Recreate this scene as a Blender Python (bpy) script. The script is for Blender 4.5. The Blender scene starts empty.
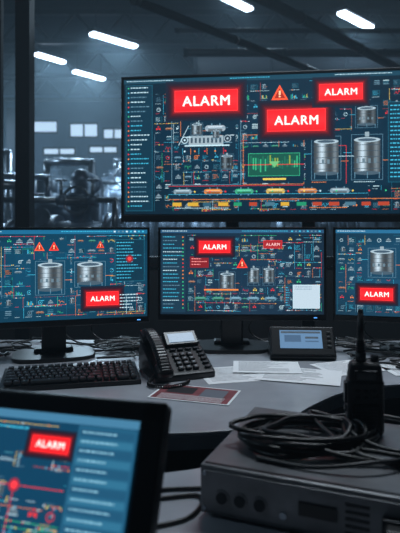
import bpy, bmesh, math, random
from mathutils import Matrix, Vector
random.seed(7)
scene = bpy.context.scene
scene.view_settings.view_transform = 'Standard'
COL = scene.collection
I4 = Matrix.Identity(4)
def T(x,y,z): return Matrix.Translation((x,y,z))
def R(a,ax): return Matrix.Rotation(math.radians(a),4,ax)

# ---------------------------------------------------------------- materials
def lin(c):
    return tuple(((v/255)/12.92 if v/255<=0.04045 else ((v/255+0.055)/1.055)**2.4) for v in c)
def mat(name, rgb, rough=0.5, metal=0.0, noise=0.0, nscale=20, bump=0.0, emis=None, estr=0, spec=0.5):
    m = bpy.data.materials.new(name); m.use_nodes=True
    nt=m.node_tree; b=nt.nodes['Principled BSDF']
    c=lin(rgb)
    b.inputs['Base Color'].default_value=(*c,1)
    b.inputs['Roughness'].default_value=rough
    b.inputs['Metallic'].default_value=metal
    b.inputs['Specular IOR Level'].default_value=spec
    if emis:
        b.inputs['Emission Color'].default_value=(*lin(emis),1)
        b.inputs['Emission Strength'].default_value=estr
    if noise or bump:
        tc=nt.nodes.new('ShaderNodeTexCoord')
        n=nt.nodes.new('ShaderNodeTexNoise'); n.inputs['Scale'].default_value=nscale
        n.inputs['Detail'].default_value=5
        nt.links.new(tc.outputs['Object'],n.inputs['Vector'])
        if noise:
            r=nt.nodes.new('ShaderNodeValToRGB')
            r.color_ramp.elements[0].position=0.3; r.color_ramp.elements[1].position=0.7
            r.color_ramp.elements[0].color=(*[v*(1-noise) for v in c],1)
            r.color_ramp.elements[1].color=(*[min(1,v*(1+noise)) for v in c],1)
            nt.links.new(n.outputs['Fac'],r.inputs['Fac'])
            nt.links.new(r.outputs['Color'],b.inputs['Base Color'])
        if bump:
            bp=nt.nodes.new('ShaderNodeBump'); bp.inputs['Strength'].default_value=bump
            bp.inputs['Distance'].default_value=0.002
            nt.links.new(n.outputs['Fac'],bp.inputs['Height'])
            nt.links.new(bp.outputs['Normal'],b.inputs['Normal'])
    return m
M_black=mat('black_plastic',(15,16,19),0.34,noise=0.15,nscale=60)
M_black2=mat('matte_black_plastic',(18,19,22),0.45,noise=0.2,nscale=80,bump=0.2)
M_key=mat('keycap_plastic',(17,18,21),0.4,noise=0.1,nscale=80)
M_keyleg=mat('key_legend',(120,130,140),0.5)
M_rubber=mat('cable_rubber',(12,13,15),0.34,noise=0.15,nscale=50)
M_rubg=mat('grey_cable_rubber',(30,32,36),0.4,noise=0.15,nscale=50)
M_desk=mat('desk_laminate',(166,169,176),0.24,noise=0.18,nscale=5,bump=0.05)
M_edge=mat('desk_edge_band',(100,104,112),0.3,noise=0.1)
M_under=mat('desk_panel',(26,28,32),0.6,noise=0.15)
M_paper=mat('paper',(248,250,252),0.8,noise=0.01)
M_ink=mat('ink',(110,115,125),0.8)
M_redp=mat('red_print',(132,66,72),0.7,noise=0.3,nscale=30)
M_metal=mat('painted_steel_case',(112,113,117),0.34,0.2,noise=0.35,nscale=14,bump=0.15)
M_metald=mat('dark_steel',(34,36,40),0.42,0.6,noise=0.2,nscale=15)
M_chrome=mat('worn_steel',(140,148,158),0.28,0.9,noise=0.25,nscale=10)
M_led=mat('led_blue',(20,40,60),0.4,emis=(90,170,255),estr=2)
M_frame=mat('partition_frame_steel',(12,15,20),0.5,0.4,noise=0.2)
M_wall=mat('hall_wall_paint',(56,74,94),0.85,noise=0.3,nscale=1.2)
M_ceil=mat('hall_ceiling_steel',(24,30,38),0.85,noise=0.3,nscale=1.2)
M_floor=mat('hall_floor_concrete',(44,51,60),0.5,noise=0.25,nscale=2.0)
M_mach=mat('machine_steel',(98,114,132),0.38,0.5,noise=0.45,nscale=6)
M_machd=mat('machine_paint',(30,39,51),0.5,0.3,noise=0.3,nscale=5)
M_lamp=mat('lamp_diffuser',(220,230,240),0.4,emis=(205,228,255),estr=10)
M_sky=mat('frosted_window_light',(120,135,150),0.5,emis=(168,196,222),estr=1.3)
M_pscr=mat('lcd_grey_blue',(40,60,80),0.3,emis=(88,118,150),estr=0.7)
M_tscr=mat('lcd_pale_blue',(40,60,80),0.3,emis=(104,140,176),estr=0.95)
M_off=mat('lcd_unlit',(34,40,44),0.2)

mc=bpy.data.materials.new('screen_pixels'); mc.use_nodes=True
nt=mc.node_tree; b=nt.nodes['Principled BSDF']
b.inputs['Base Color'].default_value=(0.003,0.004,0.005,1); b.inputs['Roughness'].default_value=0.4
at=nt.nodes.new('ShaderNodeAttribute'); at.attribute_name='col'
nt.links.new(at.outputs['Color'],b.inputs['Emission Color']); b.inputs['Emission Strength'].default_value=1.5
M_screen=mc

# ---------------------------------------------------------------- mesh builder
class MB:
    def __init__(s): s.bm=bmesh.new(); s.mats=[]
    def mi(s,m):
        if m not in s.mats: s.mats.append(m)
        return s.mats.index(m)
    def add(s,t,m,M=I4,smooth=None):
        k=s.mi(m)
        for f in t.faces:
            f.material_index=k
            if smooth=='q': f.smooth=len(f.verts)<=4
            elif smooth: f.smooth=True
        t.transform(M)
        me=bpy.data.meshes.new('t'); t.to_mesh(me); s.bm.from_mesh(me); bpy.data.meshes.remove(me); t.free()
    def box(s,c,d,m,bev=0,M=I4,seg=2,taper=1.0):
        t=bmesh.new(); bmesh.ops.create_cube(t,size=1)
        bmesh.ops.scale(t,vec=d,verts=t.verts)
        if taper!=1.0:
            for v_ in t.verts:
                if v_.co.z>0: v_.co.x*=taper; v_.co.y*=taper
        if bev>0: bmesh.ops.bevel(t,geom=list(t.edges),offset=bev,segments=seg,affect='EDGES',profile=0.5)
        s.add(t,m,M@T(*c))
    def cyl(s,p0,p1,r,m,r2=None,seg=20,M=I4):
        p0=Vector(p0);p1=Vector(p1);d=p1-p0
        t=bmesh.new(); bmesh.ops.create_cone(t,cap_ends=True,segments=seg,radius1=r,radius2=r if r2 is None else r2,depth=d.length)
        q=d.to_track_quat('Z','Y').to_matrix().to_4x4()
        s.add(t,m,M@Matrix.Translation((p0+p1)/2)@q,'q')
    def sph(s,c,r,m,sc=(1,1,1),M=I4,seg=20):
        t=bmesh.new(); bmesh.ops.create_uvsphere(t,u_segments=seg,v_segments=seg//2,radius=r)
        bmesh.ops.scale(t,vec=sc,verts=t.verts); s.add(t,m,M@T(*c),True)
    def lathe(s,prof,m,M=I4,seg=24):
        t=bmesh.new(); rings=[]
        for r,z in prof:
            rings.append([t.verts.new((r*math.cos(2*math.pi*i/seg),r*math.sin(2*math.pi*i/seg),z)) for i in range(seg)])
        for a,bq in zip(rings,rings[1:]):
            for i in range(seg):
                j=(i+1)%seg; t.faces.new((a[i],a[j],bq[j],bq[i]))
        t.faces.new(list(reversed(rings[0]))); t.faces.new(rings[-1])
        s.add(t,m,M,'q')
    def prism(s,pts,z0,z1,m,M=I4,bev=0):
        t=bmesh.new(); a=[t.verts.new((x,y,z0)) for x,y in pts]; c=[t.verts.new((x,y,z1)) for x,y in pts]
        n=len(pts); t.faces.new(list(reversed(a))); t.faces.new(c)
        for i in range(n):
            j=(i+1)%n; t.faces.new((a[i],a[j],c[j],c[i]))
        bmesh.ops.recalc_face_normals(t,faces=t.faces)
        if bev: bmesh.ops.bevel(t,geom=list(t.edges),offset=bev,segments=2,affect='EDGES',profile=0.5)
        s.add(t,m,M)
    def torus(s,R_,r,m,M=I4,n=32,k=8):
        t=bmesh.new(); rings=[]
        for i in range(n):
            a=2*math.pi*i/n
            rings.append([t.verts.new(((R_+r*math.cos(2*math.pi*j/k))*math.cos(a),(R_+r*math.cos(2*math.pi*j/k))*math.sin(a),r*math.sin(2*math.pi*j/k))) for j in range(k)])
        for i in range(n):
            A=rings[i];B=rings[(i+1)%n]
            for j in range(k): t.faces.new((A[j],B[j],B[(j+1)%k],A[(j+1)%k]))
        s.add(t,m,M,True)
    def tube(s,pts,r,m,M=I4,seg=12):
        for p,q in zip(pts,pts[1:]): s.cyl(p,q,r,m,seg=seg,M=M)
        for p in pts[1:-1]: s.sph(p,r*1.03,m,M=M,seg=12)
    def obj(s,name,loc=(0,0,0),yaw=0,rot=None,parent=None):
        me=bpy.data.meshes.new(name); s.bm.to_mesh(me); s.bm.free()
        for m in s.mats: me.materials.append(m)
        o=bpy.data.objects.new(name,me); COL.objects.link(o)
        o.location=loc; o.rotation_euler=rot if rot else (0,0,math.radians(yaw))
        if parent: o.parent=parent
        return o

def catmull(P,n=8,closed=False):
    out=[];N=len(P)
    rng=range(N) if closed else range(N-1)
    for i in rng:
        p=[Vector(P[(i+k)%N] if closed else P[min(max(i+k,0),N-1)]) for k in (-1,0,1,2)]
        for j in range(n):
            t=j/n
            out.append(0.5*((2*p[1])+(p[2]-p[0])*t+(2*p[0]-5*p[1]+4*p[2]-p[3])*t*t+(3*p[1]-p[0]-3*p[2]+p[3])*t**3))
    if not closed: out.append(Vector(P[-1]))
    return out
def cables(name,lists,r,m):
    cu=bpy.data.curves.new(name,'CURVE'); cu.dimensions='3D'; cu.bevel_depth=r; cu.bevel_resolution=3; cu.use_fill_caps=True
    for P in lists:
        Q=catmull(P,6); sp=cu.splines.new('POLY'); sp.points.add(len(Q)-1)
        for a,q in zip(sp.points,Q): a.co=(*q,1)
        sp.use_smooth=True
    cu.materials.append(m)
    o=bpy.data.objects.new(name,cu); COL.objects.link(o); return o

# ---------------------------------------------------------------- text
_tc={}
def textgeo(s):
    k=s
    if k in _tc: return _tc[k]
    cu=bpy.data.curves.new('tx','FONT'); cu.body=s; cu.size=1; cu.resolution_u=3; cu.space_character=1.12
    cu.align_x='CENTER'
    o=bpy.data.objects.new('tx',cu); COL.objects.link(o)
    dg=bpy.context.evaluated_depsgraph_get(); dg.update()
    ev=o.evaluated_get(dg); me=ev.to_mesh()
    V=[(v.co.x,v.co.y) for v in me.vertices]; F=[tuple(p.vertices) for p in me.polygons]
    ev.to_mesh_clear(); bpy.data.objects.remove(o); bpy.data.curves.remove(cu)
    xs=[v[0] for v in V]; ys=[v[1] for v in V]
    cx=(min(xs)+max(xs))/2; cy=(min(ys)+max(ys))/2
    V=[(x-cx,y-cy) for x,y in V]
    _tc[k]=(V,F,max(xs)-min(xs),max(ys)-min(ys)); return _tc[k]

# ---------------------------------------------------------------- screen graphics (flat coloured artwork on the panel)
WH=(176,208,220); CY=(60,168,200); TE=(26,98,120); OR=(216,122,58); RD=(210,45,48); GR=(50,172,118); YE=(214,184,80); GY=(84,122,142)
class UI:
    def __init__(s,w,h,unit,tx,tz,dim=1.0):
        s.w=w;s.h=h;s.u=unit;s.tx=tx;s.tz=tz;s.V=[];s.F=[];s.C=[];s.n=0;s.dim=dim;s.ox=0;s.oy=0;s.boost=1.0
    def poly(s,P,c):
        s.n+=1; b=len(s.V)
        L=[v*s.dim*s.boost for v in lin(c)]
        for x,y in P:
            s.V.append((s.tx+(x-s.ox)*s.u,-0.0006-s.n*2.0e-6,s.tz-(y-s.oy)*s.u)); s.C.append(L)
        s.F.append(tuple(range(b,b+len(P))))
    def rect(s,x,y,w,h,c): s.poly([(x,y),(x+w,y),(x+w,y+h),(x,y+h)],c)
    def line(s,x0,y0,x1,y1,t,c):
        d=math.hypot(x1-x0,y1-y0) or 1; nx=-(y1-y0)/d*t/2; ny=(x1-x0)/d*t/2
        s.poly([(x0+nx,y0+ny),(x1+nx,y1+ny),(x1-nx,y1-ny),(x0-nx,y0-ny)],c)
    def frame(s,x,y,w,h,t,c):
        s.rect(x,y,w,t,c);s.rect(x,y+h-t,w,t,c);s.rect(x,y,t,h,c);s.rect(x+w-t,y,t,h,c)
    def circ(s,x,y,r,c,n=14,sy=1): s.poly([(x+r*math.cos(6.2832*i/n),y+r*sy*math.sin(6.2832*i/n)) for i in range(n)],c)
    def ring(s,x,y,r,t,c,n=16):
        for i in range(n):
            a=6.2832*i/n;b=6.2832*(i+1)/n
            s.poly([(x+r*math.cos(a),y+r*math.sin(a)),(x+r*math.cos(b),y+r*math.sin(b)),(x+(r-t)*math.cos(b),y+(r-t)*math.sin(b)),(x+(r-t)*math.cos(a),y+(r-t)*math.sin(a))],c)
    def text(s,x,y,st,width,c,bold=0.02):
        V,F,w,h=textgeo(st); k=width/w; L=[v for v in lin(c)]
        for dx,dy in ((-bold,0),(0,0),(bold,0),(0,bold*.7),(0,-bold*.7)):
            s.n+=1; b=len(s.V)
            for vx,vy in V:
                s.V.append((s.tx+(x+(vx+dx)*k-s.ox)*s.u,-0.0006-s.n*2.0e-6,s.tz-(y-(vy+dy)*k-s.oy)*s.u)); s.C.append(L)
            for f in F: s.F.append(tuple(i+b for i in f))
    def words(s,x,y,w,rows,p,c):
        for r in range(rows):
            cx=x; end=x+w*random.uniform(.5,1)
            while cx<end:
                l=random.uniform(.5,1.8)*p*.5; s.rect(cx,y+r*p,min(l,max(.2,end-cx)),p*.27,c); cx+=l+p*.22
    def alarm(s,x,y,w,h,tw=.74):
        g=h*.07
        for k,c in ((6,(22,30,46)),(4.6,(32,24,38)),(3.4,(50,20,32)),(2.2,(78,20,30)),(1.1,(126,22,30))): s.rect(x-k*g,y-k*g,w+2*k*g,h+2*k*g,c)  # nested rects fading outward paint a red glow around the label
        n=8; s.boost=1.2
        for i in range(n):
            t=abs((i+.5)/n-.5)*2; s.rect(x,y+h*i/n,w,h/n+.01,(int(236-20*t),int(38-16*t),int(44-14*t)))
        s.frame(x,y,w,h,h*.03,(224,50,52)); s.boost=1.0; s.text(x+w/2,y+h*.5,'ALARM',w*tw,(255,240,236),.022)
    def warn(s,x,y,r,c=(235,60,45)):
        s.poly([(x,y-r),(x+r*1.0,y+r*.8),(x-r*1.0,y+r*.8)],c)
        s.poly([(x,y-r*.62),(x+r*.66,y+r*.6),(x-r*.66,y+r*.6)],(150,38,28))
        s.rect(x-r*.11,y-r*.3,r*.22,r*.5,(255,190,150)); s.rect(x-r*.11,y+r*.3,r*.22,r*.17,(255,190,150))
    def tank(s,x,y,w,h,br=1.0):
        n=18
        for i in range(n):
            t=(i+.5)/n; g=(.3+.72*math.exp(-((t-.33)/.16)**2)+.3*math.exp(-((t-.85)/.1)**2))*br
            s.rect(x+w*i/n,y+h*.08,w/n+.01,h*.84,tuple(min(255,int(v*g)) for v in (170,190,203)))
        s.circ(x+w/2,y+h*.92,w/2,(62,82,96),18,.16); s.circ(x+w/2,y+h*.08,w/2,(150,172,184),18,.2); s.circ(x+w/2,y+h*.08,w*.36,(60,80,96),18,.16)
        for k in (.2,.35,.5,.65,.8): s.rect(x-w*.04,y+h*k,w*1.08,h*.014,(50,70,85))
        t=max(w*.018,.25)
        for lx in (0.02,.5,.95): s.rect(x+w*lx,y+h*.9,t*1.5,h*.16,GY)
        s.frame(x-w*.1,y-h*.06,w*1.2,h*1.16,t,(80,116,136)); s.rect(x+w*.42,y-h*.12,w*.16,h*.12,(130,150,160))
        for k in range(4): s.rect(x+w*(.1+.22*k),y+h*.55,w*.1,h*.12,(90,112,125)); 
        s.line(x-w*.1,y+h*.4,x-w*.4,y+h*.4,t,CY); s.line(x+w*1.1,y+h*.6,x+w*1.4,y+h*.6,t,OR)
    def valve(s,x,y,r,c):
        s.poly([(x-r,y-r*.6),(x,y),(x-r,y+r*.6)],c); s.poly([(x+r,y-r*.6),(x,y),(x+r,y+r*.6)],c); s.line(x,y,x,y-r,r*.15,c); s.rect(x-r*.5,y-r*1.2,r,r*.2,c)
    def pump(s,x,y,r,c):
        s.circ(x,y,r,c); s.circ(x,y,r*.78,(20,40,55)); s.circ(x,y,r*.3,c); s.rect(x-r*1.2,y+r,r*2.4,r*.2,GY); s.rect(x+r*.6,y-r,r*1.2,r*.3,c)
    def capsule(s,x,y,w,h,c):
        s.circ(x+h/2,y+h/2,h/2,c); s.circ(x+w-h/2,y+h/2,h/2,c); s.rect(x+h/2,y,w-h,h,c)
        s.rect(x+h/2,y+h*.2,w-h,h*.16,tuple(min(255,v+50) for v in c)); s.rect(x+h/2,y+h*.6,w-h,h*.4,tuple(int(v*.6) for v in c))
        for i in (.3,.7): s.rect(x+w*i,y-h*.3,h*.2,h*.3,GY); s.rect(x+w*i,y+h,h*.2,h*.3,GY)
        s.rect(x-h*.4,y+h*.4,w+h*.8,h*.08,GY)
    def symbol(s,x,y,k):
        t=random.randint(0,10)
        if t==0: s.pump(x,y,k*.2,random.choice((WH,CY,GY,OR)))
        elif t==1: s.valve(x,y,k*.22,random.choice((WH,CY,RD,OR,GR,YE)))
        elif t==2: s.tank(x-k*.2,y-k*.3,k*.4,k*.55,.8)
        elif t==3:
            s.rect(x-k*.38,y-k*.28,k*.76,k*.56,(14,48,64)); s.frame(x-k*.38,y-k*.28,k*.76,k*.56,k*.025,TE); s.words(x-k*.32,y-k*.2,k*.6,4,k*.12,random.choice((WH,CY,OR,GY)))
        elif t==4: s.ring(x,y,k*.22,k*.04,random.choice((CY,WH,RD))); s.line(x,y,x+k*.12,y-k*.1,k*.03,WH)
        elif t==5: s.capsule(x-k*.36,y-k*.1,k*.72,k*.2,random.choice((GY,(100,120,132),(140,84,46),(36,112,86))))
        elif t==6:
            for i in range(8): hh=k*random.uniform(.08,.45); s.rect(x-k*.34+i*k*.085,y+k*.25-hh,k*.045,hh,random.choice((CY,CY,GR,YE,TE)))
            s.rect(x-k*.38,y+k*.26,k*.76,k*.025,GY)
        elif t==7:
            for i in range(3): s.capsule(x-k*.3,y-k*.26+i*k*.18,k*.6,k*.09,random.choice((GY,WH,TE)))
        elif t==8: s.words(x-k*.38,y-k*.28,k*.76,5,k*.11,random.choice((GY,WH,CY)))
        elif t==9:
            P=[(x-k*.36+k*.72*i/8,y+random.uniform(-.2,.2)*k) for i in range(9)]
            s.frame(x-k*.38,y-k*.26,k*.76,k*.5,k*.02,TE); c=random.choice((CY,OR,GR,RD,YE))
            for a,b in zip(P,P[1:]): s.line(a[0],a[1],b[0],b[1],k*.03,c)
        else:
            s.rect(x-k*.28,y-k*.1,k*.56,k*.22,(92,112,124)); s.poly([(x-k*.18,y-k*.1),(x,y-k*.3),(x+k*.18,y-k*.1)],(115,136,148)); s.rect(x-k*.33,y+k*.12,k*.66,k*.03,WH)
            for i in range(4): s.rect(x-k*.22+i*k*.13,y-k*.05,k*.05,k*.1,(30,50,64))
    def schematic(s,x0,y0,x1,y1,k):
        nx=max(1,int((x1-x0)/k)); ny=max(1,int((y1-y0)/k)); cw=(x1-x0)/nx; ch=(y1-y0)/ny
        t=k*.028; pc=(CY,TE,CY,GY,OR,RD,WH,(170,64,50),YE,TE,GR)
        for j in range(ny+1):
            for rep in range(5):
                a=x0+random.randint(0,nx)*cw; e=a+random.randint(1,5)*cw; e=min(e,x1); yy=y0+j*ch+random.uniform(-.3,.3)*k; yy=min(max(yy,y0),y1)
                c=random.choice(pc); s.line(a,yy,e,yy,t,c)
                if e-a>k:
                    for q in range(4): s.circ(random.uniform(a,e),yy,k*.05,random.choice((RD,OR,WH,CY,GR,YE)),8)
        for i in range(nx+1):
            for rep in range(3):
                a=y0+random.randint(0,ny)*ch; e=min(a+random.randint(1,3)*ch,y1); xx=x0+i*cw+random.uniform(-.2,.2)*k; xx=min(max(xx,x0),x1)
                if e>a: s.line(xx,a,xx,e,t,random.choice(pc))
        for i in range(nx):
            for j in range(ny):
                if random.random()<.9: s.symbol(x0+(i+.5)*cw+random.uniform(-.1,.1)*k,y0+(j+.5)*ch,k*random.uniform(.8,1.1))
                if random.random()<.6: s.words(x0+(i+.1)*cw,y0+(j+.88)*ch,cw*.7,1,k*.12,random.choice((GY,WH,OR,RD)))
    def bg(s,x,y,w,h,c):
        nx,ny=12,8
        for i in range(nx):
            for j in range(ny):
                u=(i+.5)/nx-.5; v=(j+.5)/ny-.5; g=1.12-.9*(u*u+v*v)  # vignette glow painted into the backdrop colour, dimmer towards the corners
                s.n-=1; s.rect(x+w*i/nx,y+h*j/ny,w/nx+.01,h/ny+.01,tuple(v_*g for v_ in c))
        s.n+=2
    def obj(s,name,parent):
        me=bpy.data.meshes.new(name); me.from_pydata(s.V,[],s.F); me.update()
        ca=me.color_attributes.new('col','FLOAT_COLOR','POINT')
        for i,c in enumerate(s.C): ca.data[i].color=(*c,1)
        me.materials.append(M_screen)
        o=bpy.data.objects.new(name,me); COL.objects.link(o); o.parent=parent; return o

# ---------------------------------------------------------------- ROOM SHELL
def slab(name,c,d,m):
    q=MB(); q.box((0,0,0),d,m); return q.obj(name,c)
slab('floor',(0,6,-0.05),(16,20,0.1),M_floor)
slab('ceiling',(0,6,4.95),(16,20,0.1),M_ceil)
slab('wall_left',(-8.05,6,2.45),(0.1,20,4.9),M_wall)
slab('wall_right',(8.05,6,2.45),(0.1,20,4.9),M_wall)
slab('wall_back',(0,-4.05,2.45),(16,0.1,4.9),M_wall)
slab('wall_far',(0,16.05,2.45),(16,0.1,4.9),M_wall)
def window(i,x,z,w,h):
    q=MB(); q.box((0,0,0),(w,0.04,h),M_sky)
    for k in range(3): q.box((-w/2+w*k/2,-.03,0),(0.05,0.06,h+.06),M_frame)
    for k in range(2): q.box((0,-.03,-h/2+h*k),(w+.06,0.06,0.06),M_frame)
    q.obj('window_%d'%i,(x,15.95,z))
for i,(x,z,w,h) in enumerate([(-4.75,3.95,1.4,.34),(-3.3,3.85,.8,.4),(-2.45,3.75,.6,.3),(-4.0,3.25,.9,.2),(-2.75,3.3,.8,.2),(1.2,3.7,1.2,.4),(4.2,3.7,1.2,.4)],1): window(i,x,z,w,h)

# control room glazed partition
q=MB()
for x,w in ((-3.0,.08),(-1.0,.08),(1.6,.08),(3.6,.08)): q.box((x,0,2.45),(w,.1,4.9),M_frame)
for x in (-1.14,-2.0): q.box((x,.0,2.9),(.02,.04,4.0),M_frame)
q.box((0,0,.95),(7.4,.1,.06),M_frame); q.box((0,0,4.0),(7.4,.1,.08),M_frame)
q.obj('glazing_frame',(0,3.2,0))
slab('wall_partition',(0,3.2,.46),(7.4,.08,.92),M_under)

# roof trusses
for yy in (5.2,7.4,9.6,11.8,14.0):
    q=MB(); q.box((0,0,.5),(15.6,.1,.08),M_frame); q.box((0,0,0),(15.6,.1,.08),M_frame)
    n=18
    for i in range(n):
        a=-7.7+15.4*i/n; q.tube([(a,0,0),(a+7.7/n,0,.5),(a+15.4/n,0,0)],.03,M_frame,seg=6)
    q.obj('roof_truss',(0,yy,4.3))
def run(name,p0,p1,r,m,fl=1.2):
    q=MB(); p0=Vector(p0);p1=Vector(p1); q.cyl((0,0,0),p1-p0,r,m,seg=20); L=(p1-p0).length; d=(p1-p0).normalized(); k=0
    while k<L:
        q.cyl(d*k,d*(k+.05),r*1.12,m,seg=20); k+=fl
    return q.obj(name,p0)
run('ventilation_duct',(-.1,9.1,3.75),(7.9,9.1,3.75),.2,M_ceil)
run('overhead_pipe',(.1,4.2,3.05),(3.4,7.9,3.05),.05,M_machd)
run('overhead_pipe',(-.5,4.2,2.85),(3.0,8.1,2.85),.035,M_machd)
run('overhead_pipe',(-.2,6.8,3.25),(7.9,6.8,3.25),.05,M_machd)
run('overhead_pipe',(-.3,6.6,3.45),(7.9,6.6,3.45),.03,M_machd)
q=MB()
for s_ in (-.2,.2): q.box((3.5,s_,0),(7.4,.02,.1),M_frame)
for i in range(24): q.box((i*.3,0,-.04),(.03,.4,.02),M_frame)
for i in range(6): q.cyl((.3+i*1.27,0,0),(.3+i*1.27,0,1.15),.01,M_frame,seg=6)
q.obj('cable_tray',(0,10.2,3.75))
for x,y in ((-5.6,9.5),(-4.9,14.6),(1.4,11.9),(5.4,10.4)):
    q=MB(); q.box((0,-.1,2.1),(.22,.02,4.2),M_machd); q.box((0,.1,2.1),(.22,.02,4.2),M_machd); q.box((0,0,2.1),(.02,.2,4.2),M_machd); q.box((0,0,.02),(.4,.4,.04),M_machd)
    q.obj('steel_column',(x,y,0))

def lamp(p0,p1,power,z=4.1):
    p0=Vector(p0);p1=Vector(p1);c=(p0+p1)/2;d=p1-p0;L=d.length;yaw=math.degrees(math.atan2(d.y,d.x))
    q=MB(); q.box((0,0,.05),(L+.06,.2,.06),M_frame,.01); q.box((0,0,0.0),(L,.13,.05),M_lamp,.015)
    for s_ in (-1,1): q.cyl((s_*L*.4,0,.08),(s_*L*.4,0,4.9-z),.008,M_frame,seg=6)
    q.obj('fluorescent_lamp',(c.x,c.y,z),yaw)
    l=bpy.data.lights.new('tube_light','AREA'); l.shape='RECTANGLE'; l.size=L; l.size_y=.12; l.energy=power; l.color=(.56,.80,1)
    o=bpy.data.objects.new('tube_light',l); COL.objects.link(o); o.location=(c.x,c.y,z-.035); o.rotation_euler=(0,0,math.radians(yaw))
lamp((-1.70,8.75),(-1.08,9.4),110,4.15)
lamp((-2.87,9.8),(-2.5,10.3),95,4.15)
lamp((-2.45,10.9),(-1.98,11.5),95,4.15)
lamp((1.95,7.75),(2.54,8.35),35,4.1)
lamp((.26,7.75),(.74,8.3),15,4.35)
lamp((-5.5,6.5),(-5.0,7.1),90,4.15)
lamp((-6.4,12.6),(-5.8,13.3),130,4.15)
lamp((4.6,11.6),(5.2,12.3),25,4.15)
def panel_lamp(x,y,z,L,W,p,col,yaw=0):
    q=MB(); q.box((0,0,.04),(L+.05,W+.05,.07),M_frame,.01)
    for s_ in (-1,1): q.cyl((s_*L*.4,0,.07),(s_*L*.4,0,4.9-z),.008,M_frame,seg=6)
    q.obj('ceiling_panel_lamp',(x,y,z),yaw)
    l=bpy.data.lights.new('panel_light','AREA'); l.shape='RECTANGLE'; l.size=L; l.size_y=W; l.energy=p; l.color=col
    o=bpy.data.objects.new('panel_light',l); COL.objects.link(o); o.location=(x,y,z-.003); o.rotation_euler=(0,0,math.radians(yaw))
panel_lamp(.55,1.85,2.9,1.0,.3,31,(.78,.90,1))
panel_lamp(-2.2,0.2,3.0,1.2,.3,9,(.55,.78,1))

# ---------------------------------------------------------------- MACHINES
def pump_unit(x,y,yaw,sc=1.0):
    q=MB(); S=Matrix.Scale(sc,4)
    q.box((0,0,.1),(2.0,.9,.2),M_machd,.02,M=S)
    for s_ in (-.6,.5): q.box((s_,0,.3),(.25,.6,.3),M_machd,.02,M=S)
    q.cyl((-1.0,0,.75),(-.1,0,.75),.34,M_mach,seg=28,M=S)
    for i in range(9): q.cyl((-.95+i*.1,0,.75),(-.92+i*.1,0,.75),.38,M_mach,seg=28,M=S)
    q.cyl((-.1,0,.75),(.2,0,.75),.12,M_chrome,M=S)
    q.cyl((.2,0,.75),(.3,0,.75),.42,M_mach,seg=28,M=S); q.cyl((.3,0,.75),(.75,0,.75),.36,M_mach,seg=28,M=S); q.cyl((.75,0,.75),(.83,0,.75),.44,M_mach,seg=28,M=S)
    for i in range(10):
        a=i*.628; q.cyl((.82,.38*math.cos(a),.75+.38*math.sin(a)),(.88,.38*math.cos(a),.75+.38*math.sin(a)),.03,M_chrome,seg=8,M=S)
    q.tube([(.5,0,1.0),(.5,0,1.5),(.5,.4,1.5),(.5,.6,1.5),(.5,.6,.2)],.1,M_mach,M=S,seg=16)
    q.cyl((.5,0,1.25),(.5,0,1.3),.17,M_mach,M=S); q.cyl((.5,0,1.32),(.5,0,1.37),.17,M_mach,M=S)
    q.tube([(-.5,0,1.05),(-.5,0,1.45),(-.1,0,1.45),(-.1,0,.8)],.045,M_chrome,M=S)
    q.tube([(-.85,.2,1.0),(-.85,.2,1.55),(-.2,.2,1.55),(.1,.3,1.55),(.1,.3,1.3)],.03,M_chrome,M=S)
    q.torus(.15,.015,M_chrome,M=S@T(-.5,-.0,1.62)@R(60,'X')); q.cyl((-.5,0,1.4),(-.5,0,1.63),.02,M_chrome,M=S)
    q.torus(.12,.013,M_chrome,M=S@T(.5,-.2,1.3)@R(90,'X'))
    q.cyl((.2,-.25,1.15),(.2,-.3,1.15),.08,M_mach,M=S); q.box((-.7,-.36,.8),(.3,.1,.25),M_machd,.01,M=S)
    q.sph((.1,.3,1.15),.24,M_mach,(1,1,.8),M=S); q.cyl((.1,.3,.2),(.1,.3,1.15),.23,M_mach,M=S)
    q.tube([(-.95,-.2,1.0),(-.95,-.2,1.3),(.85,-.2,1.3),(.85,-.2,.9)],.028,M_chrome,M=S)
    for i in range(6):
        x_=-.8+i*.29; q.cyl((x_,-.2,1.3),(x_,-.2,1.48),.018,M_chrome,M=S,seg=10); q.torus(.05,.009,M_chrome,M=S@T(x_,-.2,1.48),n=16); q.cyl((x_-.04,-.2,1.3),(x_+.04,-.2,1.3),.05,M_mach,M=S,seg=12)
    return q.obj('industrial_pump',(x,y,0),yaw)
pump_unit(-1.75,5.7,0,1.08); pump_unit(-3.6,8.9,0,1.25); pump_unit(-.6,9.0,0,1.2); pump_unit(-4.9,6.2,0,1.1); pump_unit(2.2,7.6,0,1.2)
def vessel(x,y,r,h):
    q=MB()
    q.lathe([(.01,.5),(r*.5,.53),(r*.85,.62),(r,.8),(r,h-.25),(r*.9,h-.12),(r*.6,h-.03),(.15,h),(.15,h+.15),(.01,h+.15)],M_mach)
    for z in (.9,h*.5,h-.3): q.torus(r,.03,M_chrome,T(0,0,z))
    for i in range(4):
        a=i*math.pi/2+.4; q.cyl((r*.8*math.cos(a),r*.8*math.sin(a),0),(r*.8*math.cos(a),r*.8*math.sin(a),.75),.05,M_machd)
    q.tube([(0,0,h+.1),(0,0,h+.4),(r+.3,0,h+.4),(r+.3,0,0)],.05,M_chrome)
    for k in range(int(h/.25)): q.cyl((-.15,-r-.1,.3+k*.25),(.15,-r-.1,.3+k*.25),.012,M_chrome,seg=6)
    for s_ in (-.15,.15): q.cyl((s_,-r-.1,0),(s_,-r-.1,h),.015,M_chrome,seg=6)
    return q.obj('process_vessel',(x,y,0))
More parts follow.
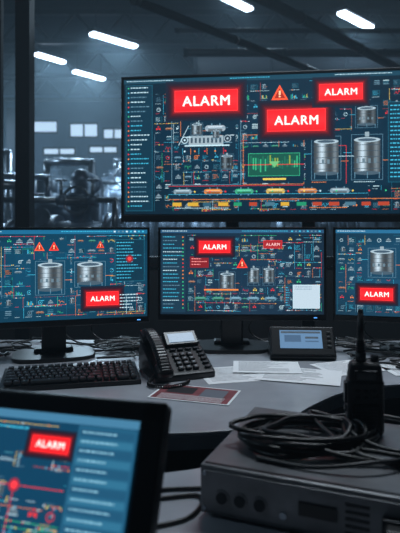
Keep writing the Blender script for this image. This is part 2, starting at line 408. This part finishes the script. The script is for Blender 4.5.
vessel(-2.05,7.5,.3,1.6); vessel(-3.1,7.3,.3,1.7); vessel(-3.6,13.9,.5,2.4); vessel(-2.0,13.2,.55,2.3); vessel(-1.5,10.6,.4,1.9); vessel(.6,13.4,.5,2.6)
q=MB()
for i in range(4): q.cyl((-3.5,i*.2,1.7+.02*i),(3.5,i*.2,1.7+.02*i),.05,M_mach,seg=12)
for x in (-3.2,-1,1.2,3.3):
    q.box((x,.3,.84),(.08,.08,1.68),M_machd); q.box((x,.3,1.63),(.08,.9,.06),M_machd)
q.obj('pipe_rack',(-2.4,11.5,0))

# ---------------------------------------------------------------- DESKS
fr=catmull([(-1.6,1.12,0),(-1.0,1.09,0),(-.5,1.08,0),(-.1,1.10,0),(.08,1.125,0),(.18,1.18,0),(.26,1.28,0),(.36,1.38,0),(.5,1.44,0),(.8,1.47,0),(1.5,1.48,0)],6)
pts=[(v.x,v.y) for v in fr]+[(1.5,2.0),(-1.6,2.0)]
q=MB(); q.prism(pts,-.006,0,M_desk,bev=.0015); q.prism(pts,-.036,-.006,M_edge,bev=.002)
q.box((-1.5,1.6,-.393),(.04,.7,.714),M_under); q.box((1.4,1.75,-.393),(.04,.45,.714),M_under); q.box((0,1.9,-.35),(2.9,.03,.6),M_under); q.box((.15,1.62,-.393),(.04,.5,.714),M_under)
q.obj('control_desk',(0,0,.75))
fr=catmull([(1.3,1.24,0),(.8,1.22,0),(.45,1.16,0),(.25,1.09,0),(.08,.99,0),(-.05,.93,0),(-.3,.89,0),(-.9,.86,0)],6)
pts=[(v.x,v.y) for v in fr]+[(-.9,.12),(1.3,.12)]
q=MB(); q.prism(pts,-.006,0,M_desk,bev=.0015); q.prism(pts,-.036,-.006,M_edge,bev=.002)
q.box((-.8,.45,-.393),(.04,.6,.714),M_under); q.box((1.2,.6,-.393),(.04,.8,.714),M_under)
q.obj('side_desk',(0,0,.75))

# ---------------------------------------------------------------- MONITORS
def monitor(name,cx,cy,zt,W,H,yaw,bez=.008,bot=.02,stand=True,base_off=0,depth=.035,zdesk=.75):
    q=MB(); hx=W/2
    q.box((0,depth/2+.004,0),(W,depth,H),M_black,.005)
    q.box((0,.003,H/2-bez/2),(W,.01,bez),M_black,.002); q.box((0,.003,-H/2+bot/2),(W,.012,bot),M_black,.003)
    for s_ in (-1,1): q.box((s_*(hx-bez/2),.003,0),(bez,.01,H),M_black,.002)
    q.box((0,depth+.02,-.01),(W*.6,.04,H*.6),M_black2,.012)
    q.box((hx-.035,-.0035,-H/2+bot/2),(.01,.002,.002),M_led)
    if stand:
        zb=-(zt-H/2-zdesk)
        q.box((base_off,.075,(zb-.02)/2),(.075,.03,-zb-.02),M_black,.006)
        q.box((base_off,.09,zb+.014),(.12,.05,.02),M_black,.006)
        t=[(base_off+math.copysign(abs(math.cos(a))**.55,math.cos(a))*.125,.065+math.copysign(abs(math.sin(a))**.55,math.sin(a))*.09) for a in [i*math.pi/20+.01 for i in range(40)]]
        q.prism(t,zb,zb+.012,M_black,bev=.003)
        q.box((0,.06,-.02),(.1,.05,.1),M_black2,.005)
    return q.obj(name,(cx,cy,zt-H/2),yaw)
def bars(ui,w,h,bg,top):
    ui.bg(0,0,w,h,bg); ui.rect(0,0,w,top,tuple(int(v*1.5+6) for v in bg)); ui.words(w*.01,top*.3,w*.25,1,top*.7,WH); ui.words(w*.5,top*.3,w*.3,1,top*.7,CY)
    for i in range(8): ui.rect(w*.8+i*w*.024,top*.25,w*.012,top*.4,random.choice((GY,CY,WH)))

W,H=.543,.30
Lm=monitor('computer_monitor',-.42,1.695,1.153,W,H,16,base_off=-.02)
ui=UI(527,272,.001,-W/2+.008,H/2-.008); BGL=(12,58,82); bars(ui,527,272,BGL,12)
ui.schematic(6,18,520,262,29)
ui.rect(185,30,95,38,BGL); ui.warn(200,50,15,(240,90,55)); ui.warn(242,50,15,(240,60,45)); ui.warn(380,46,12,(225,70,45))
ui.rect(175,88,115,112,BGL); ui.tank(195,98,72,88)
ui.rect(295,88,115,95,BGL); ui.tank(310,100,78,68)
ui.rect(425,30,92,130,(11,46,64)); ui.frame(425,30,92,130,1.2,TE); ui.words(430,38,82,12,10,CY); ui.circ(470,90,12,(120,40,50)); ui.circ(470,90,6,(240,60,60))
ui.alarm(338,190,98,42)
ui.words(440,200,70,5,10,WH); ui.obj('screen_image',Lm)
W,H=.54,.30
Cm=monitor('computer_monitor',.135,1.80,1.153,W,H,-1,base_off=-.03)
ui=UI(524,272,.001,-W/2+.008,H/2-.008); BGC=(20,44,64); bars(ui,524,272,BGC,11)
ui.rect(4,16,76,250,(23,50,68)); 
for i in range(20): ui.words(8,22+i*12,64,1,9,random.choice((WH,GY,CY,CY))); ui.rect(70,22+i*12,4,4,random.choice((RD,GR,GR,OR)))
ui.schematic(86,18,516,262,27)
ui.rect(90,82,70,46,BGC); ui.rect(95,86,60,36,(120,28,36)); ui.words(100,92,50,3,9,(230,140,140))
ui.rect(170,125,90,75,BGC); ui.tank(192,138,44,56,.9)
ui.rect(262,115,110,70,BGC); ui.tank(282,122,34,52,.9); ui.tank(330,122,34,52,.9)
ui.rect(245,86,44,48,BGC); ui.warn(262,108,18)
ui.alarm(124,36,100,38); ui.rect(330,34,60,26,(150,35,40)); ui.frame(330,34,60,26,1.5,RD); ui.text(360,47,'ALARM',44,(235,190,190),.01)
ui.rect(140,190,110,5,OR)
for i in range(5): ui.capsule(110+i*56,215,38,12,random.choice((GY,(40,110,88),(140,86,50))))
ui.rect(424,176,86,76,(168,186,198)); ui.frame(424,176,86,76,1.5,WH); ui.words(430,182,60,2,7,GY); ui.rect(400,180,16,70,(40,60,80)); ui.words(401,184,14,8,8,CY)
ui.obj('screen_image',Cm)
Rm=monitor('computer_monitor',.69,1.735,1.153,W,H,-14)
ui=UI(524,272,.001,-W/2+.008,H/2-.008); BGR=(20,60,84); bars(ui,524,272,BGR,11)
ui.schematic(6,18,516,262,28)
ui.rect(80,48,130,108,BGR); ui.tank(106,62,70,80,1.0); ui.rect(70,170,130,70,BGR); ui.alarm(76,184,98,38)
ui.rect(210,40,130,140,(14,42,60)); ui.words(216,46,118,13,10,WH); ui.tank(380,80,80,110)
ui.obj('screen_image',Rm)

# big overhead display
S=2.2/560; W=295*S; H=145*S
yaw=-7.6; c0=Vector((-.31,2.2)); dr=Vector((math.cos(math.radians(yaw)),math.sin(math.radians(yaw))))
cc=c0+dr*(W/2)
q=MB()
q.box((0,.029,0),(W,.05,H),M_black,.008)
bz=.012; q.box((0,.003,H/2-bz/2),(W,.012,bz),M_black,.003); q.box((0,.003,-H/2+.014),(W,.014,.028),M_black,.003)
for s_ in (-1,1): q.box((s_*(W/2-bz/2),.003,0),(bz,.012,H),M_black,.003)
q.box((0,.075,0),(.5,.05,.35),M_black2,.01)
for s_ in (-.15,.15): q.box((s_,.12,-.47),(.05,.05,1.3),M_metald,.004)
zf=-(1.741-H/2)
q.box((0,.12,zf+.27),(.4,.05,.06),M_metald,.004)
for s_ in (-.15,.15): q.box((s_,.12,(zf-.9)/2-.02+.0),(.05,.05,abs(zf)-.9+.06),M_metald,.004)
q.box((0,.14,zf+.02),(.8,.5,.04),M_metald,.01)
B=q.obj('large_display_screen',(cc.x,cc.y,1.741-H/2),yaw)
ui=UI(289,133,S,-W/2+3*S,H/2-3.2*S); ui.ox=124; ui.oy=80.2
BG=(9,38,56)
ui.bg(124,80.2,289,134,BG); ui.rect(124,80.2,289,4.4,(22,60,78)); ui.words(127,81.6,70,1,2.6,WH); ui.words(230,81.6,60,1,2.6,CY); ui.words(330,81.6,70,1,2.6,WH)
ui.rect(126,86,27,125,(12,46,64)); ui.frame(126,86,27,125,.35,TE)
for i in range(26):
    ui.words(131,88+i*4.7,19,1,3.6,random.choice((WH,GY,CY,WH))); ui.circ(128.7,88.8+i*4.7,.8,random.choice((RD,GR,CY,OR)),8)
ui.schematic(155,87,410,211,9.2)
def clear(x,y,w,h,c=BG): ui.rect(x,y,w,h,c)
ui.frame(173,116,68,70,.4,(100,140,160)); ui.frame(243,138,58,48,.4,OR)
clear(180,119,56,38); ui.rect(190,138,34,9,(140,158,168)); 
for i in range(8): ui.rect(192+i*4,140,2,5,(50,70,84))
ui.rect(186,147,44,1.2,WH); ui.tank(193,126,10,12,.9); ui.capsule(206,128,20,6,(140,156,168)); ui.pump(186,142,3.4,WH); ui.pump(228,141,3.6,(150,170,182)); ui.tank(214,133,6,8,.8)
for i in range(6): ui.line(184+i*8,150,184+i*8,156,.4,random.choice((OR,RD,CY)))
ui.line(182,123,232,123,.4,WH); ui.line(200,123,200,128,.4,WH); ui.line(182,123,182,138,.4,OR); ui.line(190,128,180,147,.5,WH)
for i in range(5): ui.circ(186+i*10,153,.9,random.choice((RD,OR,WH)),8)
clear(302,136,78,52); ui.tank(310,143,23,36); ui.tank(347,142,24,37); ui.line(333,160,347,160,.5,WH); ui.line(333,150,340,150,.4,RD); ui.line(340,150,340,188,.4,RD); ui.words(308,184,26,1,2.2,OR); ui.words(347,184,26,1,2.2,WH)
clear(345,110,28,26); ui.tank(350,114,17,18,.75)
ui.tank(222,157,11,15,.6)
clear(245,150,56,34); ui.rect(248,156,49,22,(20,76,64)); ui.frame(248,156,49,22,.5,(50,165,122))
for i in range(20): ui.rect(250+i*2.3,158+random.uniform(0,6),1.3,random.uniform(6,13),random.choice(((36,130,90),(50,160,115),(28,100,80),(130,150,64))))
ui.line(244,167,301,167,.6,RD); ui.rect(262,180,22,1.8,YE); ui.poly([(268,164),(278,164),(273,170)],(100,170,112))
clear(170,186,190,13)
for i,c in enumerate(((120,140,150),(195,116,50),(50,150,108),(190,160,70),(180,112,60),(120,140,150))): ui.capsule(175+i*30,190,18,5,c)
ui.line(170,200,410,200,.45,OR); ui.line(170,187,300,187,.4,RD); ui.line(170,195,360,195,.35,CY)
for i in range(13): ui.circ(196+i*15,192.5,.9,random.choice((RD,OR,GR,WH,YE)),8)
for i in range(14): ui.rect(174+i*15,203,7+random.uniform(0,4),3.5,random.choice(((40,80,100),(160,60,40),(30,130,94),(64,102,120),(190,150,50))))
ui.words(306,208,50,1,2.4,OR); ui.words(176,208.2,100,1,2.2,WH)
ui.rect(378,110,30,75,(12,46,64)); ui.frame(378,110,30,75,.35,TE); ui.words(380,113,26,18,3.9,CY)
clear(268,88,20,24); ui.warn(278,99,8,(240,85,50)); clear(272,108,12,2,OR)
ui.alarm(176,93.5,62,21); ui.alarm(266,114.5,55,21); ui.alarm(315,91.5,40,15.5)
ui.obj('screen_image',B)

# foreground monitor
W,H=.33,.222; tilt=-25
q=MB()
q.box((0,.012,-H/2),(W,.022,H),M_black,.006)
bz=.022; q.box((0,0,-bz/2),(W,.008,bz),M_black,.003); q.box((0,0,-H+.012),(W,.008,.024),M_black,.003)
for s_ in (-1,1): q.box((s_*(W/2-.014),0,-H/2),(.028,.008,H),M_black,.003)
q.box((0,.035,-H*.55),(.2,.03,.12),M_black2,.01)
q.box((0,.060,-.106),(.1,.012,.186),M_metald,.003)
yw=-15; a=math.radians(yw)
cx=-.035-math.cos(a)*W/2; cy=.62-math.sin(a)*W/2
F=q.obj('touchscreen_monitor',(cx,cy,.9625),rot=(0,0,0))
F.rotation_mode='XYZ'; F.matrix_world=T(cx,cy,.9625)@R(yw,'Z')@R(tilt,'X')
ui=UI(274,176,.001,-W/2+.028,-.022); ui.n=1750
BF=(13,56,82); ui.rect(0,0,274,178,BF); ui.rect(0,0,274,9,(60,110,140)); ui.words(4,3,120,1,5,WH)
ui.schematic(4,14,200,174,20)
ui.rect(204,10,70,168,(30,80,108)); 
for i in range(17): ui.rect(207,14+i*9.6,64,7.4,(42,98,126) if i%2 else (28,74,102)); ui.words(210,16+i*9.6,52,1,6,(130,180,200))
ui.rect(130,60,70,30,BF); ui.circ(140,78,7,(130,40,60)); ui.circ(140,78,4,(240,60,70)); ui.line(95,78,200,78,.8,RD); ui.line(140,78,140,130,.8,RD)
ui.rect(90,20,110,24,BF); ui.words(94,18,90,1,6,CY); ui.alarm(150,25,47,17)
ui.obj('screen_image',F)

# ---------------------------------------------------------------- KEYBOARD
AX=Matrix(((0,0,1,0),(1,0,0,0),(0,1,0,0),(0,0,0,1)))
q=MB(); kw,kd=.35,.15
q.prism([(-kd/2,0),(kd/2,0),(kd/2,.024),(-kd/2,.012)],-kw/2,kw/2,M_black,M=AX,bev=.002)
sl=math.atan2(.012,kd); KM=T(0,-kd/2,.012)@Matrix.Rotation(sl,4,'X')
for r in range(6):
    y=.017+r*.0212+(.004 if r==5 else 0); x=-kw/2+.010; rowk=[]
    if r==0: rowk=[1.3,1.1,1.3,5.8,1.3,1.1,1.3,0.15,1,1,1,.15,2,1]
    elif r==1: rowk=[2.2]+[1]*10+[2.0,.15,1.0,1,1,.15,1,1]
    elif r==2: rowk=[1.7]+[1]*11+[1.5,.15,1,1,1,.15,1,1]
    elif r==3: rowk=[1.4]+[1]*12+[.8,.15,1,1,1,.15,1,1]
    elif r==4: rowk=[1]*13+[1.2,.15,1,1,1,.15,1,1]
    else: rowk=[1,.4,1,1,1,1,.4,1,1,1,1,.4,1,1,1,1,.2,.9,.9,.9,.9,.9]
    u=(kw-.02)/sum(rowk)
    for k in rowk:
        if k>=.8:
            q.box((x+k*u/2,y,.006),(k*u-.003,.017,.008),M_key,.0018,M=KM,seg=1)
            q.box((x+k*u/2-.002,y+.002,.0102),(.004,.003,.0004),M_keyleg,M=KM)
        x+=k*u
q.obj('keyboard',(-.338,1.475,.75),13)

# ---------------------------------------------------------------- DESK PHONE
q=MB()
q.prism([(-.09,0),(.07,0),(.075,.05),(.055,.088),(-.09,.018)],-.085,.085,M_black,M=AX,bev=.005)
PM=T(0,-.09,.018)@R(25.8,'X')
PD=PM@T(0,.138,.0)@R(14,'X')@T(0,-.138,0)
q.box((.026,.138,.008),(.10,.05,.018),M_black,.004,M=PD)
q.box((.026,.137,.0175),(.076,.030,.002),M_pscr,M=PD)
for r in range(4):
    for c in range(3): q.box((-.008+c*.021,.02+r*.018,.004),(.016,.012,.008),M_key,.002,M=PM); q.box((-.008+c*.021,.02+r*.018,.0082),(.006,.005,.0006),M_keyleg,M=PM)
for r in range(5): q.box((.068,.018+r*.017,.004),(.018,.009,.006),M_metald,.002,M=PM)
for c in range(4): q.box((-.008+c*.023,.098,.004),(.018,.008,.006),M_metald,.002,M=PM)
hp=catmull([(0,-.008,.018),(0,.03,.033),(0,.08,.039),(0,.135,.033),(0,.17,.018)],5)
for a_,b_ in zip(hp,hp[1:]):
    mid=(a_+b_)/2; d=(b_-a_); ang=math.degrees(math.atan2(d.z,d.y))
    q.box((0,0,0),(.032,d.length+.006,.020),M_black,.006,M=PM@T(-.062,mid.y,mid.z)@R(ang,'X'))
q.box((-.062,.006,.013),(.046,.044,.026),M_black,.010,M=PM,seg=3); q.box((-.062,.157,.013),(.046,.044,.026),M_black,.010,M=PM,seg=3)
q.obj('desk_phone',(-.070,1.558,.75),22)
def coilcord(P,rad,turns):
    Q=catmull(P,20); out=[]; n=len(Q)
    for i,p in enumerate(Q):
        for k in range(3):
            f=(i+k/3)/n; t=f*turns*6.283; nx=Q[min(i+1,n-1)]; pp=p.lerp(nx,k/3)
            out.append((pp.x+rad*math.cos(t),pp.y+rad*math.cos(t)*.3,pp.z+rad*math.sin(t)))
    return out
cables('phone_cord',[coilcord([(-.118,1.455,.768),(-.13,1.425,.757),(-.115,1.40,.757),(-.075,1.395,.757),(-.04,1.42,.757),(-.03,1.445,.757)],.004,34)],.0014,M_rubber)

# ---------------------------------------------------------------- TOUCH PANEL on desk
q=MB()
q.prism([(-.045,0),(.05,0),(.045,.05),(.02,.088),(.005,.092),(-.05,.012)],-.1,.1,M_black,M=AX,bev=.004)
ang=math.degrees(math.atan2(.08,.055)); TM=T(0,-.05,.012)@R(ang,'X')
q.box((0,.049,.004),(.192,.092,.008),M_black2,.003,M=TM); q.box((-.005,.053,.0085),(.128,.058,.002),M_tscr,M=TM)
q.box((-.005,.075,.0098),(.12,.006,.0006),M_keyleg,M=TM); q.box((-.03,.055,.0098),(.05,.022,.0006),M_pscr,M=TM); q.box((.028,.058,.0098),(.04,.006,.0006),M_keyleg,M=TM); q.box((.028,.046,.0098),(.04,.004,.0006),M_pscr,M=TM)
for i in range(4): q.box((.08,.03+i*.015,.009),(.012,.007,.003),M_key,.001,M=TM)
q.obj('touch_panel',(.315,1.74,.75),-3)

# ---------------------------------------------------------------- PAPERS
def paper(name,cx,cy,w,d,yaw,m,z=.7505,lines=True,red=False):
    q=MB(); q.box((0,0,0),(w,d,.0008),m)
    if lines:
        for i in range(12):
            l=random.uniform(.5,.9)*w*.85; q.box((-w*.42+l/2,d*.42-i*d*.07,.0006),(l,d*.010,.0003),M_ink)
    if red:
        q.box((0,0,.0005),(w*.94,d*.92,.0003),M_redp); q.box((-w*.2,d*.15,.0008),(w*.35,d*.4,.0003),M_under); q.box((w*.22,d*.1,.0008),(w*.3,d*.5,.0003),M_ink)
        for i in range(6): q.box((0,-d*.16-i*d*.05,.0008),(w*.8,d*.015,.0003),M_paper)
    return q.obj(name,(cx,cy,z),yaw)
paper('document_paper',.10,1.54,.20,.16,14,M_paper)
paper('document_paper',.27,1.52,.22,.15,-16,M_paper,.7525)
paper('document_paper',.43,1.61,.18,.14,22,M_paper,.7515)
paper('document_paper',.19,1.60,.19,.13,-4,M_paper,.7545)
paper('document_paper',.62,1.60,.20,.14,8,M_paper,.7515)
paper('safety_leaflet',-.012,1.355,.20,.12,-18,M_paper,.7515,lines=False,red=True)

# ---------------------------------------------------------------- EQUIPMENT BOX
bw,bd,bh=.46,.27,.068; q=MB()
q.box((bw/2,bd/2,bh/2+.006),(bw,bd,bh),M_metal,.003)
q.box((bw/2,-.001,bh/2+.006),(bw-.012,.004,bh-.012),M_metal,.0015)
for x,y in ((.03,.03),(bw-.03,.03),(.03,bd-.03),(bw-.03,bd-.03)): q.cyl((x,y,0),(x,y,.008),.012,M_rubber)
for i,x in enumerate((.034,.060,.088)):
    q.cyl((x,-.002,.034),(x,-.005,.034),.0105,M_metal,seg=24); q.cyl((x,-.004,.034),(x,-.007,.034),.008,M_metald,seg=20)
q.cyl((.12,-.002,.026),(.12,-.006,.026),.005,M_chrome,seg=12)
q.box((.165,-.004,.04),(.05,.004,.018),M_black,.001)
for i in range(5): q.box((.215,-.004,.02+i*.009),(.03,.002,.003),M_black)
for x in (.26,.30,.345):
    q.box((x,-.008,.038),(.03,.014,.026),M_metald,.002); q.box((x,-.02,.038),(.022,.026,.018),M_black,.003)
for x in (.008,bw-.008):
    for z in (.016,.064): q.cyl((x,-.002,z),(x,-.005,z),.003,M_chrome,seg=8)
for i in range(14): q.box((.06+i*.012,bd-.05,bh+.0062),(.004,.05,.0006),M_black)
q.box((bw/2,.008,bh+.0065),(bw-.01,.004,.001),M_metald)
for i in range(8): q.box((-.0005,.06+i*.016,.04),(.001,.006,.03),M_black)
BX=q.obj('rack_control_unit',(0,.788,.75),-22)
u=Vector((math.cos(math.radians(-22)),math.sin(math.radians(-22)))); v=Vector((-u.y,u.x)); ztop=.75+.074

# ---------------------------------------------------------------- WALKIE TALKIE
q=MB()
q.box((0,0,.046),(.058,.036,.090),M_black2,.008,seg=3)
q.box((0,0,.100),(.056,.034,.032),M_black2,.007,seg=3,taper=.86)
q.box((0,-.0175,.096),(.036,.004,.018),M_metald,.0015); q.box((0,-.0198,.096),(.028,.001,.010),M_off)
q.box((0,-.0185,.03),(.044,.004,.044),M_black,.004)
for i in range(7): q.box((0,-.0208,.014+i*.0052),(.034,.001,.0022),M_metald)
for r in range(2):
    for i in range(3): q.box((-.013+i*.013,-.0185,.072-r*.010),(.009,.004,.006),M_metald,.0015)
q.box((-.030,0,.066),(.005,.018,.034),M_metald,.002); q.box((-.030,0,.040),(.004,.014,.010),M_metald,.0015)
q.cyl((-.006,.002,.112),(-.006,.002,.130),.0085,M_black2,seg=16)
for i in range(4): q.torus(.0072,.0012,M_black,M=T(-.006,.002,.134+i*.004),n=16,k=6)
q.cyl((-.006,.002,.128),(-.006,.002,.196),.0066,M_black2,r2=.0045,seg=16); q.sph((-.006,.002,.196),.0046,M_black2,seg=12)
q.cyl((.016,.002,.112),(.016,.002,.126),.0068,M_metald,seg=12); q.cyl((.016,.002,.126),(.016,.002,.127),.005,M_metald,seg=14)
q.box((0,.022,.06),(.02,.008,.07),M_black,.002)
q.obj('walkie_talkie',(.266,.905,ztop),-8)

# ---------------------------------------------------------------- CABLES
random.seed(21)
def coil(cx,cy,z,r,turns,sq=.8,zr=.03,ph=0,dr_=(0,0),jit=.13):
    P=[]; N=int(turns*10)
    for i in range(N+1):
        a=i*.6283+ph; rr=r*(1+random.uniform(-jit,jit)); f=i/N
        P.append((cx+dr_[0]*f+rr*math.cos(a),cy+dr_[1]*f+rr*sq*math.sin(a),z+.004+zr*f*random.uniform(.6,1)))
    return P
A=coil(.145,.868,ztop,.083,4.2,.85,.022,0,(.01,-.005)); A+= [(.22,.80,ztop+.012),(.29,.765,ztop+.006),(.34,.72,ztop+.004),(.345,.66,.815),(.335,.635,.795)]
B2=coil(.175,.85,ztop+.006,.095,3.2,.6,.024,2,(-.02,.01)); 
B2+= [(.26,.80,ztop+.01),(.33,.78,ztop+.006),(.40,.78,ztop+.004)]
C2=coil(.385,.84,ztop,.062,4.0,.9,.035,1,jit=.2)
D2=[(.12,.93,ztop+.004),(.20,.955,ztop+.006),(.29,.975,ztop+.006),(.36,.93,ztop+.008),(.42,.88,ztop+.006)]
G2=coil(.15,.885,ztop+.004,.062,2.4,.9,.03,4,(.03,-.03),jit=.3); G2+=[(.235,.83,ztop+.02),(.29,.80,ztop+.012),(.345,.83,ztop+.02),(.40,.87,ztop+.02)]
E2=[(.08,.80,ztop+.004),(.15,.765,ztop+.005),(.23,.755,ztop+.015),(.31,.79,ztop+.012),(.36,.85,ztop+.03),(.42,.85,ztop+.02)]
E3=[(.10,.90,ztop+.004),(.13,.83,ztop+.02),(.20,.785,ztop+.012),(.27,.775,ztop+.004),(.31,.72,ztop+.005),(.30,.675,.81),(.26,.66,.77),(.2,.62,.7545),(.1,.60,.7545)]
cables('coiled_cable',[A,B2,D2,E3],.0036,M_rubber)
cables('coiled_cable',[C2,E2,G2],.0031,M_rubg)
L=[]
for t,e in ((.26,(.16,.62)),(.30,(.22,.56)),(.345,(.40,.52))):
    s0=Vector((0,.788))+u*t-v*.03
    L.append([(s0.x,s0.y,.79),(s0.x-v.x*.03,s0.y-v.y*.03,.788),(s0.x-.02,s0.y-.09,.768),(e[0],e[1],.755),(e[0]-.15,e[1]-.02,.7545),(e[0]-.1,e[1]-.14,.7545)])
cables('power_lead',L,.004,M_rubber)
cables('desk_cable',[[(-.12,.83,.7535),(-.06,.86,.7535),(.02,.865,.7535),(.05,.86,.754)],[(-.16,.80,.7535),(-.07,.83,.7535),(.0,.84,.7535),(-.02,.775,.7535),(-.12,.74,.7535)]],.003,M_rubber)
L=[]
def tangle(x0,x1,y0,y1,n,z=.754):
    for k in range(n):
        P=[]; x=random.uniform(x0,x1); y=random.uniform(y0,y1)
        for i in range(8):
            P.append((x,y,z+random.uniform(0,.012)))
            x=min(max(x+random.uniform(-.13,.13),x0),x1); y=min(max(y+random.uniform(-.07,.07),y0),y1)
        L.append(P)
tangle(-.75,-.05,1.80,1.97,12); tangle(-.3,-.02,1.7,1.95,9); tangle(.2,.75,1.84,1.97,9); tangle(.46,.75,1.55,1.8,10,.756); tangle(-.85,-.6,1.5,1.8,5)
for x in (-.45,-.35,.1,.2,.6,.75): L.append([(x,1.84+.03*random.random(),1.0),(x+.02,1.92,.9),(x-.03,1.95,.8),(x+.03,1.93,.756),(x+.12,1.9,.756)])
cables('cable_tangle',L,.0032,M_rubber)

# ---------------------------------------------------------------- world, camera
w=bpy.data.worlds.new('World'); scene.world=w; w.use_nodes=True
wn=w.node_tree
wn.nodes['Background'].inputs['Color'].default_value=(.2,.36,.55,1); wn.nodes['Background'].inputs['Strength'].default_value=.1
vs=wn.nodes.new('ShaderNodeVolumeScatter'); vs.inputs['Color'].default_value=(.62,.84,1,1); vs.inputs['Density'].default_value=.014; vs.inputs['Anisotropy'].default_value=.3
wn.links.new(vs.outputs[0],wn.nodes['World Output'].inputs['Volume'])
cam=bpy.data.cameras.new('camera'); co=bpy.data.objects.new('camera',cam); COL.objects.link(co); scene.camera=co
co.location=(0,0,1.16); co.rotation_euler=(math.radians(90),0,0)
cam.sensor_width=36; cam.lens=560*36/533; cam.shift_y=-41.5/533; cam.clip_start=.02
cam.dof.use_dof=True; cam.dof.focus_distance=1.5; cam.dof.aperture_fstop=5.2
